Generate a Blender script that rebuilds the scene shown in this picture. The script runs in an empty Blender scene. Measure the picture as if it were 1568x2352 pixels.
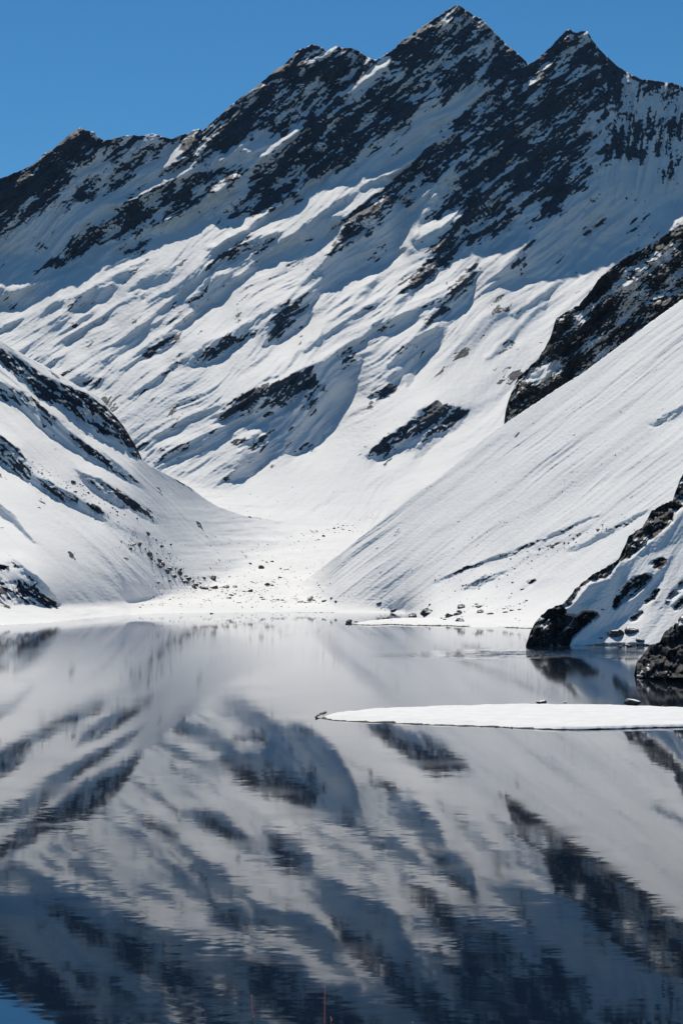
import bpy, bmesh, math, random
import numpy as np
from mathutils import Vector

# ------------------------------------------------------------------ camera, sky, sun, exposure
F, YH, H = 4130.0, 1308.0, 50.0        # focal length and horizon row of the survey sketch, eye height over the lake
SUN_EL, SUN_AZ = 51.0, -10.0           # degrees; azimuth from the view axis, minus = to the left
sc = bpy.context.scene
cam = bpy.data.cameras.new('camera')
cam.sensor_fit = 'HORIZONTAL'; cam.sensor_width = 36.0
cam.lens = 36.0 * F / 1568.0
cam.shift_y = (YH - 1176.0) / 1568.0
cam.clip_start = 1.0; cam.clip_end = 60000.0
camo = bpy.data.objects.new('camera', cam); sc.collection.objects.link(camo)
camo.location = (0, 0, H); camo.rotation_euler = (math.pi / 2, 0, 0)
sc.camera = camo

world = bpy.data.worlds.new('World'); sc.world = world; world.use_nodes = True
wn, wl = world.node_tree.nodes, world.node_tree.links
bg = wn['Background']
sky = wn.new('ShaderNodeTexSky'); sky.sky_type = 'NISHITA'; sky.sun_disc = False
sky.sun_elevation = math.radians(SUN_EL); sky.sun_rotation = math.radians(SUN_AZ)
sky.altitude = 2900; sky.air_density = 1.0; sky.dust_density = 0.0; sky.ozone_density = 3.0
hs = wn.new('ShaderNodeHueSaturation'); hs.inputs['Saturation'].default_value = 1.28; hs.inputs['Hue'].default_value = 0.492
wl.new(sky.outputs[0], hs.inputs['Color']); wl.new(hs.outputs[0], bg.inputs[0])
bg.inputs[1].default_value = 0.084

el, az = math.radians(SUN_EL), math.radians(SUN_AZ)
L = Vector((math.cos(el) * math.sin(az), math.cos(el) * math.cos(az), math.sin(el)))
sun = bpy.data.lights.new('sun', 'SUN'); sun.energy = 4.4; sun.angle = math.radians(0.53); sun.color = (1.0, 0.93, 0.81)
suno = bpy.data.objects.new('sun', sun); sc.collection.objects.link(suno)
suno.rotation_euler = (-L).to_track_quat('-Z', 'Y').to_euler(); suno.location = (0, 0, 3000)

vs = sc.view_settings
vs.view_transform = 'Standard'; vs.look = 'None'; vs.gamma = 1.0; vs.use_curve_mapping = False; vs.exposure = 0.0
sc.cycles.max_bounces = 6; sc.cycles.diffuse_bounces = 2; sc.cycles.glossy_bounces = 3
sc.cycles.use_adaptive_sampling = False; sc.cycles.use_denoising = True; sc.cycles.denoiser = 'OPENIMAGEDENOISE'; sc.cycles.denoising_prefilter = 'ACCURATE'

rng = np.random.default_rng(7)
random.seed(7)

# ------------------------------------------------------------------ numeric helpers
ST = 2.0
GX = np.arange(-140, 1710, ST); GY = np.arange(0, 1562, ST)
NX, NY = len(GX), len(GY)
XX, YY = np.meshgrid(GX, GY)
UU = (XX - 784.0) / F; VV = (YH - YY) / F
HSTEP = ST / F

def perlin(x, y, seed=0):
    r = np.random.default_rng(seed)
    perm = r.permutation(256); ang = r.random(256) * 2 * np.pi
    gx, gy = np.cos(ang), np.sin(ang)
    xi = np.floor(x).astype(np.int64); yi = np.floor(y).astype(np.int64)
    xf, yf = x - xi, y - yi
    def g(ix, iy, dx, dy):
        h = perm[(perm[ix & 255] + iy) & 255]
        return gx[h] * dx + gy[h] * dy
    s = xf * xf * xf * (xf * (xf * 6 - 15) + 10); t = yf * yf * yf * (yf * (yf * 6 - 15) + 10)
    a = g(xi, yi, xf, yf); b = g(xi + 1, yi, xf - 1, yf)
    c = g(xi, yi + 1, xf, yf - 1); d = g(xi + 1, yi + 1, xf - 1, yf - 1)
    return ((a + s * (b - a)) * (1 - t) + (c + s * (d - c)) * t) * 1.5

def fbm(x, y, octs, seed=0, gain=0.5, ridged=False):
    o = np.zeros_like(x); amp = 1.0
    for k in range(octs):
        n = perlin(x * 2 ** k, y * 2 ** k, seed + 17 * k)
        if ridged: n = 0.5 - np.abs(n) * 1.4
        o += amp * n; amp *= gain
    return o

def facets(x, y, seed=0):
    """distance to the nearest of scattered points: blocky faces meeting in edges"""
    r = np.random.default_rng(seed); px, py, perm = r.random(256), r.random(256), r.permutation(256)
    xi = np.floor(x).astype(np.int64); yi = np.floor(y).astype(np.int64); best = np.full(x.shape, 9.)
    for i in (-1, 0, 1):
        for j in (-1, 0, 1):
            h = perm[(perm[(xi + i) & 255] + yi + j) & 255]
            best = np.minimum(best, np.hypot(xi + i + px[h] - x, yi + j + py[h] - y))
    return best
def rot(x, y, deg):
    """(along, across) for lines that climb to the right at deg in the sketch"""
    a = math.radians(deg); c, s = math.cos(a), math.sin(a)
    return x * c - y * s, x * s + y * c

_ex = 2 - 2 * np.cos(np.pi * np.arange(NX + 1) / NX)
_ey = 2 - 2 * np.cos(2 * np.pi * np.fft.fftfreq(2 * NY) * 1.0)
def _ext(a):
    a = np.concatenate([a, a[:, ::-1]], 1)
    return np.concatenate([a, a[::-1]], 0)
def blur(a, sig):
    sig = sig / ST
    f = np.fft.rfft2(_ext(a))
    kx = np.fft.rfftfreq(2 * NX); ky = np.fft.fftfreq(2 * NY)
    f *= np.exp(-2 * np.pi ** 2 * sig ** 2 * (kx[None, :] ** 2 + ky[:, None] ** 2))
    return np.fft.irfft2(f, s=(2 * NY, 2 * NX))[:NY, :NX]
def solve(a, b, q0, lam):
    """surface whose log-distance has the slopes a (to the right) and b (upwards), held near q0"""
    gx = a * HSTEP; gy = -b * HSTEP
    gx = 0.5 * (gx + np.roll(gx, -1, 1)); gx[:, -1] = 0
    gy = 0.5 * (gy + np.roll(gy, -1, 0)); gy[-1] = 0
    div = gx.copy(); div[:, 1:] -= gx[:, :-1]
    div += gy; div[1:] -= gy[:-1]
    rhs = -div + lam * q0
    f = np.fft.rfft2(_ext(rhs)) / (_ex[None, :] + _ey[:, None] + lam)
    return np.fft.irfft2(f, s=(2 * NY, 2 * NX))[:NY, :NX]

def shading(q):
    gy, gx = np.gradient(q, HSTEP); a, b = gx, -gy
    m = -(1 + a * UU + b * VV)
    return (a * L.x + m * L.y + b * L.z) / np.sqrt(a * a + m * m + b * b)
def sculpt(a, b, q0, lam, lo, hi, ax, steps=4, k=2.6):
    """lean the ground until the surveyed sunny and shaded faces turn to and from the sun"""
    for i in range(steps + 1):
        q = solve(a, b, q0, lam)
        if i == steps: break
        s = shading(q)
        e = np.clip(lo - s, 0, .6) - np.clip(s - hi, 0, .6)
        a = a + ax * .6 * k * e; b = np.maximum(b + .85 * k * e, -.4)
    return q
def warp(g, deg, amp, seed):
    """break up outlines along the fall line"""
    al, ac = rot(XX, YY, deg)
    d = amp * fbm(al / 60, ac / 22, 4, seed, gain=.6)
    e = .5 * amp * fbm(XX / 30, YY / 30, 3, seed + 9)
    c, sn = math.cos(math.radians(deg)), math.sin(math.radians(deg))
    return sample(g, XX + d * c * 1.6 + e * sn, YY - d * sn * 1.6 + e * c)
def probit(p):
    p = np.clip(p, 1e-3, 1 - 1e-3); t = np.log(p / (1 - p))
    return t / 1.702

def fill(poly, out=None, val=1.0):
    p = np.asarray(poly, float)
    m = np.zeros((NY, NX), bool) 
    i0 = max(0, int((p[:, 0].min() - GX[0]) / ST) - 1); i1 = min(NX, int((p[:, 0].max() - GX[0]) / ST) + 2)
    j0 = max(0, int((p[:, 1].min()) / ST) - 1); j1 = min(NY, int((p[:, 1].max()) / ST) + 2)
    if i1 <= i0 or j1 <= j0: return m if out is None else out
    x, y = XX[j0:j1, i0:i1], YY[j0:j1, i0:i1]
    ins = np.zeros(x.shape, bool)
    n = len(p)
    for k in range(n):
        x0, y0 = p[k]; x1, y1 = p[(k + 1) % n]
        if y0 == y1: continue
        c = ((y0 > y) != (y1 > y)) & (x < (x1 - x0) * (y - y0) / (y1 - y0) + x0)
        ins ^= c
    if out is None:
        m[j0:j1, i0:i1] = ins; return m
    sub = out[j0:j1, i0:i1]; sub[ins] = np.maximum(sub[ins], val) if val > 0 else 0
    return out

def stroke(line, hw):
    """1 on the line falling to 0 at about twice the half width"""
    d = np.full((NY, NX), 1e9)
    p = np.asarray(line, float)
    w = hw * 3
    i0 = max(0, int((p[:, 0].min() - w - GX[0]) / ST)); i1 = min(NX, int((p[:, 0].max() + w - GX[0]) / ST) + 2)
    j0 = max(0, int((p[:, 1].min() - w) / ST)); j1 = min(NY, int((p[:, 1].max() + w) / ST) + 2)
    x, y = XX[j0:j1, i0:i1], YY[j0:j1, i0:i1]
    dd = np.full(x.shape, 1e9)
    for (x0, y0), (x1, y1) in zip(p[:-1], p[1:]):
        l2 = (x1 - x0) ** 2 + (y1 - y0) ** 2
        t = np.clip(((x - x0) * (x1 - x0) + (y - y0) * (y1 - y0)) / l2, 0, 1)
        dd = np.minimum(dd, np.hypot(x - x0 - t * (x1 - x0), y - y0 - t * (y1 - y0)))
    d[j0:j1, i0:i1] = dd
    return np.clip(1.5 - d / hw, 0, 1)

def curve(pts, x):
    p = np.asarray(pts, float)
    return np.interp(x, p[:, 0], p[:, 1])
def smooth01(t):
    t = np.clip(t, 0, 1); return t * t * (3 - 2 * t)
def sample(grid, x, y):
    fx = np.clip((x - GX[0]) / ST, 0, NX - 1.001); fy = np.clip(y / ST, 0, NY - 1.001)
    i = fx.astype(int); j = fy.astype(int); s = fx - i; t = fy - j
    return (grid[j, i] * (1 - s) + grid[j, i + 1] * s) * (1 - t) + (grid[j + 1, i] * (1 - s) + grid[j + 1, i + 1] * s) * t
def polyfit(ctrl, deg=2):
    """smooth log-distance through surveyed points (x, y, distance)"""
    c = np.asarray(ctrl, float)
    u = (c[:, 0] - 784) / F; v = (YH - c[:, 1]) / F
    def basis(u, v):
        o = [np.ones_like(u), u, v]
        if deg > 1: o += [u * u * 3, u * v * 3, v * v * 3]
        return np.stack(o, -1)
    B = basis(u, v)
    k = np.linalg.solve(B.T @ B + 1e-7 * np.eye(B.shape[1]), B.T @ np.log(c[:, 2]))
    return (basis(UU, VV) * k).sum(-1)

# ------------------------------------------------------------------ the lie of the land, layer by layer
SKYLINE = [(-140,450),(-30,420),(0,409),(25,400),(50,390),(70,380),(90,367),(100,352),(117,345),(135,330),(155,312),(170,300),(184,291.5),(200,300),
 (215,301),(227,315),(237,322),(255,320),(270,315),(287,311),(310,310),(330,311),(350,305),(370,312),(395,319),(415,309),(435,306),(445,297),(460,295),
 (465,300),(490,277),(520,250),(550,225),(580,205),(610,180),(635,157),(650,150),(670,130),(685,112),(700,110),(715,100),(735,105),(752,117),(765,107),(777,105),
 (784,109),(809,110),(824,117),(839,127),(859,137),(866,136),(884,125),(904,112),(924,90),(934,87),(954,70),(984,50),(1004,37),(1019,27),(1034,17),(1049,10),
 (1064,17),(1084,32),(1104,42),(1124,60),(1144,82),(1164,102),(1184,117),(1199,132),(1214,146),(1224,142),(1244,125),(1264,107),(1284,85),(1299,70),(1309,66),
 (1321,75),(1331,71),(1349,70),(1359,90),(1379,115),(1396,131),(1419,152),(1449,170),(1474,181),(1504,184),(1534,190),(1544,188),(1568,200),(1604,215),(1710,250)]
SHORE = [(-140,1441),(0,1437),(120,1430),(200,1421),(300,1412),(400,1409),(520,1408),(640,1407),(784,1406.5),(900,1407),(930,1409),(1000,1425),(1060,1436),(1090,1439),(1220,1441),(1300,1444),(1710,1452)]
B_CREST = [(-140,700),(0,781),(50,812),(100,838),(150,868),(190,893),(220,905),(240,925),(265,955),(285,980),(300,1005),(315,1030),(328,1056),(345,1070),(375,1085),(400,1099),
 (440,1121),(470,1145),(500,1163),(560,1184),(640,1196),(720,1208),(760,1216)]
C_CREST = [(560,1405),(600,1397),(650,1372),(700,1333),(784,1270),(834,1229),(884,1189),(904,1172),(959,1129),(999,1104),(1054,1060),(1109,1009),(1134,989),(1166,968),(1220,932),(1274,896),
 (1334,859),(1439,781),(1494,739),(1564,689),(1710,575)]
D_TOP = [(1158,962),(1161,940),(1169,915),(1180,885),(1190,865),(1204,854),(1220,838),(1236,822),(1250,800),(1262,778),(1274,739),(1279,729),(1304,714),(1329,700),(1345,680),(1359,665),(1374,640),
 (1399,618),(1415,606),(1434,592),(1474,572),(1509,551),(1544,529),(1568,514),(1710,430)]
E_TOP = [(1207,1484),(1210,1474),(1215,1458),(1221,1445),(1229,1428),(1242,1414),(1261,1398),(1278,1392),(1293,1387),(1306,1373),(1319,1355),(1336,1339),(1360,1320),(1389,1304),(1410,1292),(1422,1281),
 (1429,1264),(1436,1250),(1443,1232),(1456,1222),(1475,1210),(1488,1189),(1496,1173),(1520,1160),(1545,1148),(1549,1133),(1560,1106),(1568,1088),(1710,930)]
E2_TOP = [(1462,1521),(1470,1510),(1478,1502),(1491,1483),(1504,1478),(1514,1476),(1518,1468),(1524,1454),(1534,1446),(1550,1432),(1568,1410),(1710,1290)]

def water_q(y):
    return np.log(H * F / np.maximum(y - YH, 1.0))

# ---- A: the great mountain wall and the valley floor
TERM = [(-140,585),(0,585),(40,578),(85,598),(105,590),(125,622),(190,612),(250,612),(300,575),(350,547),(420,524),(460,500),(520,495),(560,520),(600,505),(660,445),(710,415),(784,414),(850,416),(900,402),
 (935,440),(960,455),(1000,480),(1030,500),(1060,500),(1080,545),(1110,575),(1130,570),(1160,550),(1210,535),(1215,560),(1200,600),(1230,640),(1260,635),(1295,632),(1315,605),(1345,556),(1360,560),(1390,576),(1440,580),(1480,575),(1540,560),(1710,540)]
A_LIT = [  # lit crests of the ribs high on the wall: line, half width
 ([(270,472),(320,445),(380,420),(445,380)],7), ([(388,378),(400,362),(440,325)],9), ([(365,510),(450,470),(500,440),(542,407)],5), ([(490,442),(543,407)],9),
 ([(510,365),(560,330),(600,285)],4), ([(570,345),(620,325),(672,307)],10), ([(595,362),(640,330),(700,290),(784,222),(830,185),(894,142)],6), ([(490,565),(560,525),(640,470),(700,420),(784,352)],6),
 ([(835,415),(900,392),(970,355)],9), ([(940,470),(999,420),(1034,380)],8), ([(1104,445),(1124,420)],4), ([(1085,470),(1110,455)],3),
 ([(930,560),(960,500),(990,450)],14),([(960,545),(1010,515),(1045,495)],12),([(225,520),(270,495)],4),([(1000,330),(1060,300)],3),([(1190,220),(1250,170)],3),([(1210,195),(1300,120)],3),
 ([(1020,55),(1055,45)],3),([(1060,105),(1085,95)],4)]
A_LITP = [[(190,612),(220,575),(246,556),(246,590),(240,617)], [(1531,495),(1539,470),(1568,462),(1710,450),(1710,520),(1568,520),(1534,535)], [(425,610),(470,560),(520,493),(500,535),(475,590)]]
A_SHADE = [  # hollows and lee sides on the sunny half: outline, strength
 ([(128,712),(150,693),(175,678),(210,667),(250,658),(258,670),(235,692),(190,706),(150,712)],1), ([(295,664),(325,640),(375,622),(405,618),(385,642),(350,657),(320,670)],.9),
 ([(435,690),(450,665),(480,640),(520,630),(532,645),(525,675),(500,700),(470,710),(445,702)],1), ([(-140,680),(10,666),(50,670),(95,674),(70,695),(20,704),(-140,704)],1),
 ([(472,614),(520,570),(575,540),(625,530),(665,545),(710,525),(760,503),(800,488),(790,515),(750,545),(720,560),(665,553),(645,577),(595,602),(545,604),(500,610)],1),
 ([(608,788),(615,745),(650,705),(690,680),(718,672),(724,705),(706,745),(665,774),(635,787)],1), ([(428,840),(450,805),(490,775),(525,770),(542,785),(515,814),(480,834),(445,840)],.9),
 ([(830,500),(880,475),(930,478),(932,540),(921,587),(870,612),(830,622),(800,642),(770,662),(740,672),(720,662),(750,610),(790,560)],1),
 ([(977,742),(1000,698),(1045,668),(1085,643),(1091,650),(1080,697),(1059,712),(1034,712),(1000,732)],1),
 ([(1150,632),(1170,608),(1208,588),(1206,556),(1280,556),(1340,560),(1335,592),(1300,632),(1260,637),(1210,642),(1180,657),(1162,657)],1),
 ([(890,842),(900,810),(940,780),(985,763),(1022,763),(1011,797),(977,822),(962,852),(936,888),(914,893),(898,872)],1),
 ([(498,957),(520,930),(560,905),(620,890),(650,868),(690,848),(740,828),(790,818),(828,833),(817,872),(792,932),(762,987),(737,1017),(692,1043),(658,1038),(640,1002),(615,992),(600,967),(560,967),(530,988),(503,972)],1),
 ([(508,1107),(530,1085),(560,1060),(550,1030),(580,1003),(617,998),(624,1030),(617,1062),(590,1082),(560,1097),(530,1110)],1),
 ([(368,1042),(400,1015),(442,998),(437,1020),(400,1042),(373,1057)],.8), ([(383,1067),(420,1040),(480,998),(540,978),(522,1007),(470,1027),(420,1057)],.7),
 ([(172,882),(200,868),(248,873),(242,887),(215,897),(190,892)],.9), ([(98,837),(120,820),(147,826),(132,847)],.8), ([(878,762),(900,735),(930,713),(968,698),(960,727),(930,752),(900,767)],.7),
 ([(838,1047),(880,1012),(940,970),(975,933),(1027,928),(1062,945),(1072,965),(1042,992),(1012,1007),(982,1037),(950,1052),(920,1037),(880,1052),(855,1054)],1),
 ([(328,822),(350,800),(380,776),(412,766),(407,785),(380,802),(345,824)],.9), ([(393,842),(399,820),(417,813),(413,837)],.9), ([(850,764),(870,735),(918,723),(892,748)],.8),
 ([(848,910),(870,882),(905,883),(902,902),(872,916)],.9), ([(690,1000),(730,930),(790,830),(825,838),(790,940),(745,1010)],1), ([(520,740),(560,705),(610,690),(590,715),(550,740)],.5),
 ([(310,762),(330,742),(352,728),(345,745),(322,765)],.8),([(240,800),(290,775),(320,765),(300,790),(260,808)],.35),([(880,620),(930,600),(990,575),(960,610),(910,635)],.5)]
A_SOFT = [([(1030,835),(1080,780),(1140,730),(1190,705)],14,.6), ([(1140,790),(1190,740),(1232,705)],9,.7), ([(300,960),(350,930),(400,915)],10,.5), ([(350,905),(430,870),(480,850)],9,.4),
 ([(300,1000),(340,960),(380,945)],8,.4), ([(880,700),(930,640),(990,590)],12,.5), ([(600,660),(650,625),(720,600)],9,.5), ([(560,850),(620,800),(680,770)],8,.4), ([(740,790),(800,740),(870,700)],10,.5),
 ([(150,760),(210,735),(280,720)],9,.4), ([(60,760),(110,740),(150,735)],8,.5), ([(1100,900),(1150,850),(1200,800)],12,.35), ([(960,900),(1010,850),(1060,810)],10,.4), ([(1060,960),(1110,930),(1150,905)],9,.5),
 ([(30,640),(90,630),(150,640)],6,.4), ([(200,660),(280,630),(330,605)],7,.4), ([(540,620),(600,610),(660,585)],7,.4), ([(660,720),(720,660)],10,.3), ([(870,1100),(960,1060),(1040,1020)],8,.4), ([(770,1130),(860,1115),(940,1090)],8,.35),
 ([(700,1160),(800,1150),(880,1150)],7,.35), ([(820,1000),(860,960),(900,920)],8,.3), ([(1210,740),(1240,700),(1290,650)],10,.35)]
A_ROCK = [
 ([(0,410),(100,350),(185,288),(237,320),(212,352),(180,377),(150,402),(100,432),(60,472),(20,512),(0,532),(-140,560),(-140,440)],1.04), ([(150,400),(240,318),(400,308),(398,350),(330,380),(280,430),(210,470),(150,470),(90,490),(10,560),(-20,540)],.5),
 ([(400,330),(465,292),(560,206),(640,146),(690,106),(720,96),(784,104),(830,121),(860,136),(800,200),(740,260),(690,300),(650,312),(600,290),(560,332),(500,347),(440,392),(380,402),(420,352)],.82),
 ([(590,385),(640,342),(720,282),(800,217),(860,192),(930,80),(1050,5),(1100,40),(1215,142),(1190,167),(1110,192),(1060,202),(1010,232),(960,252),(930,292),(880,332),(800,382),(740,397),(700,422),(640,472),(590,492),(560,502),(530,502),(560,452)],.85),
 ([(150,562),(190,530),(270,477),(350,432),(430,402),(500,392),(560,382),(540,422),(430,482),(380,512),(300,542),(270,562),(250,552)],.7), ([(95,605),(130,575),(200,545),(260,520),(300,520),(230,560),(180,590),(120,622)],.7), ([(250,612),(300,570),(340,548),(420,520),(370,552),(300,592)],.6),
 ([(1215,142),(1310,62),(1350,66),(1420,152),(1445,192),(1400,242),(1352,262),(1342,302),(1362,332),(1352,402),(1302,432),(1292,492),(1260,504),(1240,462),(1210,472),(1180,522),(1130,542),(1100,562),(1060,562),(1015,622),(930,677),(923,662),(960,622),(1010,562),(1070,482),(1010,512),(983,502),(1000,472),(1020,432),(1050,372),(1100,322),(1150,242)],.85),
 ([(784,558),(784,495),(830,470),(885,430),(930,390),(1000,330),(1060,260),(1130,200),(1215,148),(1180,222),(1100,312),(1040,372),(990,412),(930,462),(890,482),(850,532),(800,562),(755,595),(740,585)],.82),
 ([(1420,152),(1568,183),(1710,220),(1710,400),(1568,390),(1520,365),(1500,355),(1430,385),(1380,375),(1350,330),(1380,250)],.5), ([(1200,400),(1350,300),(1380,380),(1360,430),(1250,450)],.6),
 ([(498,957),(540,905),(590,890),(640,880),(690,848),(732,860),(742,890),(720,932),(690,942),(640,932),(600,942),(550,962)],.6), ([(612,782),(650,708),(700,678),(718,688),(682,732),(642,782)],.68),
 ([(438,838),(470,800),(520,773),(602,738),(562,792),(510,817)],.6), ([(478,612),(560,548),(640,538),(602,582),(540,602)],.6), ([(979,742),(1000,695),(1060,640),(1092,598),(1102,610),(1087,652),(1040,702),(1000,737)],.7),
 ([(848,762),(870,735),(917,723),(892,747)],.6), ([(838,1047),(880,1010),(940,968),(975,931),(1027,926),(1064,945),(1050,970),(1012,990),(975,1020),(940,1010),(890,1040)],.85),
 ([(848,907),(875,878),(907,883),(902,902),(870,914)],.8), ([(890,832),(930,788),(962,773),(957,797),(920,817)],.8), ([(523,1010),(560,1000),(602,1003),(612,1030),(580,1042),(545,1042)],.6), ([(368,1055),(400,1030),(440,1010),(425,1035)],.5),
 ([(508,1104),(535,1085),(532,1104)],.7), ([(328,822),(360,790),(412,766),(395,790),(345,822)],.6), ([(393,842),(399,820),(417,813),(410,837)],.7), ([(178,880),(205,868),(225,878),(200,892)],.6), ([(815,640),(850,590),(870,600),(840,640)],.4),
 ([(440,690),(470,650),(480,655),(455,700)],.3),([(1060,115),(1110,130),(1190,165),(1150,200),(1080,160)],.3)]
A_SNOWP = [[(950,240),(1000,190),(1050,205),(1040,240),(1000,290),(960,300)],[(1045,110),(1085,92),(1115,112),(1130,140),(1085,150),(1050,130)]]
A_RIB = [[(200,612),(300,545),(420,470),(545,405),(600,362),(700,290)], [(340,690),(420,640),(490,567),(560,527),(640,470),(700,420),(784,352)], [(380,765),(470,690),(560,622),(640,560),(720,500),(784,450),(900,393),(970,355)],
 [(640,705),(730,610),(780,550),(850,500),(935,440),(1030,360)], [(840,760),(930,675),(1010,592),(1090,540),(1180,450),(1260,350)], [(960,760),(1030,680),(1085,620)], [(1180,720),(1230,680),(1290,640)],
 [(500,955),(620,888),(740,820),(860,755),(930,720),(1040,650)], [(560,905),(640,840),(720,770),(800,700),(860,640)], [(150,880),(240,810),(300,760),(400,680),(470,615)], [(0,750),(100,705),(200,665),(300,612)], [(20,668),(120,640),(220,605)],
 [(300,905),(380,850),(470,795),(560,740)], [(330,1015),(420,960),(520,920)], [(360,1055),(450,1000),(540,960)], [(890,835),(960,770),(1040,735)], [(430,838),(520,770),(640,695)], [(200,890),(280,835),(360,770),(440,720)], [(700,800),(780,740),(860,690)],
 [(60,830),(140,780),(220,730),(320,670)], [(1120,820),(1180,760),(1250,690)], [(470,612),(560,560),(640,530)], [(560,1010),(620,970),(690,930)]]
A_FLOOR = [(-140,1080),(350,1090),(440,1116),(520,1124),(620,1158),(750,1184),(880,1192),(1710,1200)]

def build_A():
    t = curve(TERM, XX)
    lit = smooth01((YY - t) / 12 + .5)
    for ln, hw in A_LIT: lit = np.maximum(lit, stroke(ln, hw))
    for p in A_LITP: lit[fill(p)] = 1
    sh = np.zeros((NY, NX))
    for p, s in A_SHADE: fill(p, sh, s)
    brk = smooth01(.55 + 1.4 * fbm(XX / 75, YY / 75, 3, 19))
    for ln in A_RIB: sh = np.maximum(sh, .85 * brk * stroke([(x + 7, y + 9) for x, y in ln], 6.5))
    for ln, hw, s in A_SOFT: sh = np.maximum(sh, s * blur(stroke(ln, hw), 5))
    rock = np.zeros((NY, NX))
    for p, s in A_ROCK: fill(p, rock, s)
    for p in A_SNOWP: rock[fill(p)] *= .35
    rock = warp(blur(rock, 5), 38, 13, 55)
    lit = warp(blur(lit * (1 - sh), 1.5), 38, 13, 5)
    lit = lit * (1 - smooth01((rock - .35) / .3) * smooth01((YY - curve(TERM, XX)) / 20))
    fl = smooth01((YY - curve(A_FLOOR, XX)) / 70 + .25)
    a = -0.35 * lit + 0.75 * (1 - lit)
    b = 3.0 * lit + 0.78 * (1 - lit)
    a = a * (1 - fl); b = b * (1 - fl) + 11.0 * fl
    # base: the same slopes averaged along rows, anchored at the shore
    bb = blur(b, 60); q0 = np.zeros((NY, NX))
    row = np.cumsum((b * HSTEP)[::-1], 0)[::-1].mean(1)
    j = int(1407 / ST)
    q0 = (row - row[j])[:, None] + math.log(H * F / (1407 - YH)) + 0 * XX
    lo = np.where(fl > .3, -9, np.where(lit > .5, -.14 + .52 * lit, -9)); hi = np.where(fl > .3, 9, np.where(lit < .35, np.where(YY > curve(TERM, XX), -.10, .02 - .05 * smooth01((XX - 620) / 200)), 9))
    q = sculpt(a, b, q0, 2e-6, lo, hi, -1.0, 5)
    # hold the shore where it was surveyed
    ys = curve(SHORE, GX)
    dq = water_q(ys) - sample(q, GX, ys)
    dq = np.convolve(np.pad(dq, 20, mode='edge'), np.ones(41) / 41, 'valid')
    q = q + dq[None, :] * np.exp(-np.maximum(ys[None, :] - YY, 0) / 220.0)
    dq = water_q(ys) - sample(q, GX, ys)
    q = q + dq[None, :] * np.exp(-np.abs(ys[None, :] - YY) / 25.0)
    # ribs, gullies, crags
    al, ac = rot(XX, YY, 38); wx = 30 * fbm(XX / 300, YY / 300, 2, 5)
    ac = ac + wx
    al2, ac2 = rot(XX, YY, 80)
    m = smooth01((XX - 1330) / 120) * smooth01((520 - YY) / 120)
    def aniso(lam, stretch, octs, seed, **k):
        n1 = fbm(al / (lam * stretch), ac / lam, octs, seed, **k)
        n2 = fbm(al2 / (lam * stretch), ac2 / lam, octs, seed + 3, **k)
        return n1 * (1 - m) + n2 * m
    up = smooth01((1150 - YY) / 150)
    sm = 1 - .7 * blur(fill([(510,1115),(700,1040),(900,900),(1100,720),(1250,650),(1400,590),(1280,720),(1160,960),(900,1180),(620,1160)]) * 1.0, 25)
    det = 0.0058 * aniso(75, 7.0, 3, 11, gain=.5) * (0.15 + .85 * up) * (1 - fl * .85) * sm
    det += 0.0017 * aniso(14, 9, 3, 51, gain=.6) * (1 - fl * .7) * sm * (.4 + .9 * smooth01(.5 + fbm(XX / 130, YY / 90, 2, 57)))
    det -= 0.0040 * aniso(36, 9, 3, 61, ridged=True) * (1 - fl) * sm * smooth01(.45 + fbm(XX / 150, YY / 110, 2, 67))
    for ln, hw in A_LIT: det -= (.0085 if ln[0][1] > 400 else .0055) * blur(warp(stroke(ln, hw * 1.15), 38, 8, 16), 3)
    det -= .0055 * blur(fill([(1095,640),(1115,600),(1135,565),(1168,545),(1204,537),(1212,556),(1175,606),(1150,632),(1120,680)]) * 1.0, 9)
    det -= .0050 * blur(np.maximum(stroke([(1335,556),(1360,566),(1400,580),(1480,577),(1540,562)], 9), stroke([(1360,560),(1335,595),(1300,632)], 8)), 5)
    det -= .010 * blur(fill([(1531,500),(1539,472),(1568,462),(1710,450),(1710,540),(1568,530),(1534,540)]) * 1.0, 9)
    for ln in A_RIB: det -= .0026 * blur(warp(stroke(ln, 5), 38, 6, 15), 2)
    rr = np.clip(rock * 1.3, 0, 1)
    det -= rr * (0.0046 * aniso(40, 3.2, 5, 31, gain=.56, ridged=True))
    det += rr * (0.0008 * fbm(XX / 9, YY / 9, 2, 71) + .0022 * facets(al / 34, ac / 17, 72) + .0010 * facets(al / 14, ac / 8, 73))
    det += 0.00034 * fbm(XX / 9, YY / 5, 3, 91, gain=.75)
    det += fl * (.007 * fbm(XX / 170, YY / 24, 4, 95) + .0012 * fbm(XX / 26, YY / 7, 3, 96))
    det -= 0.0007 * aniso(11, 7, 2, 101, ridged=True) * (1 - fl) * sm
    return q + det, rock

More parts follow.
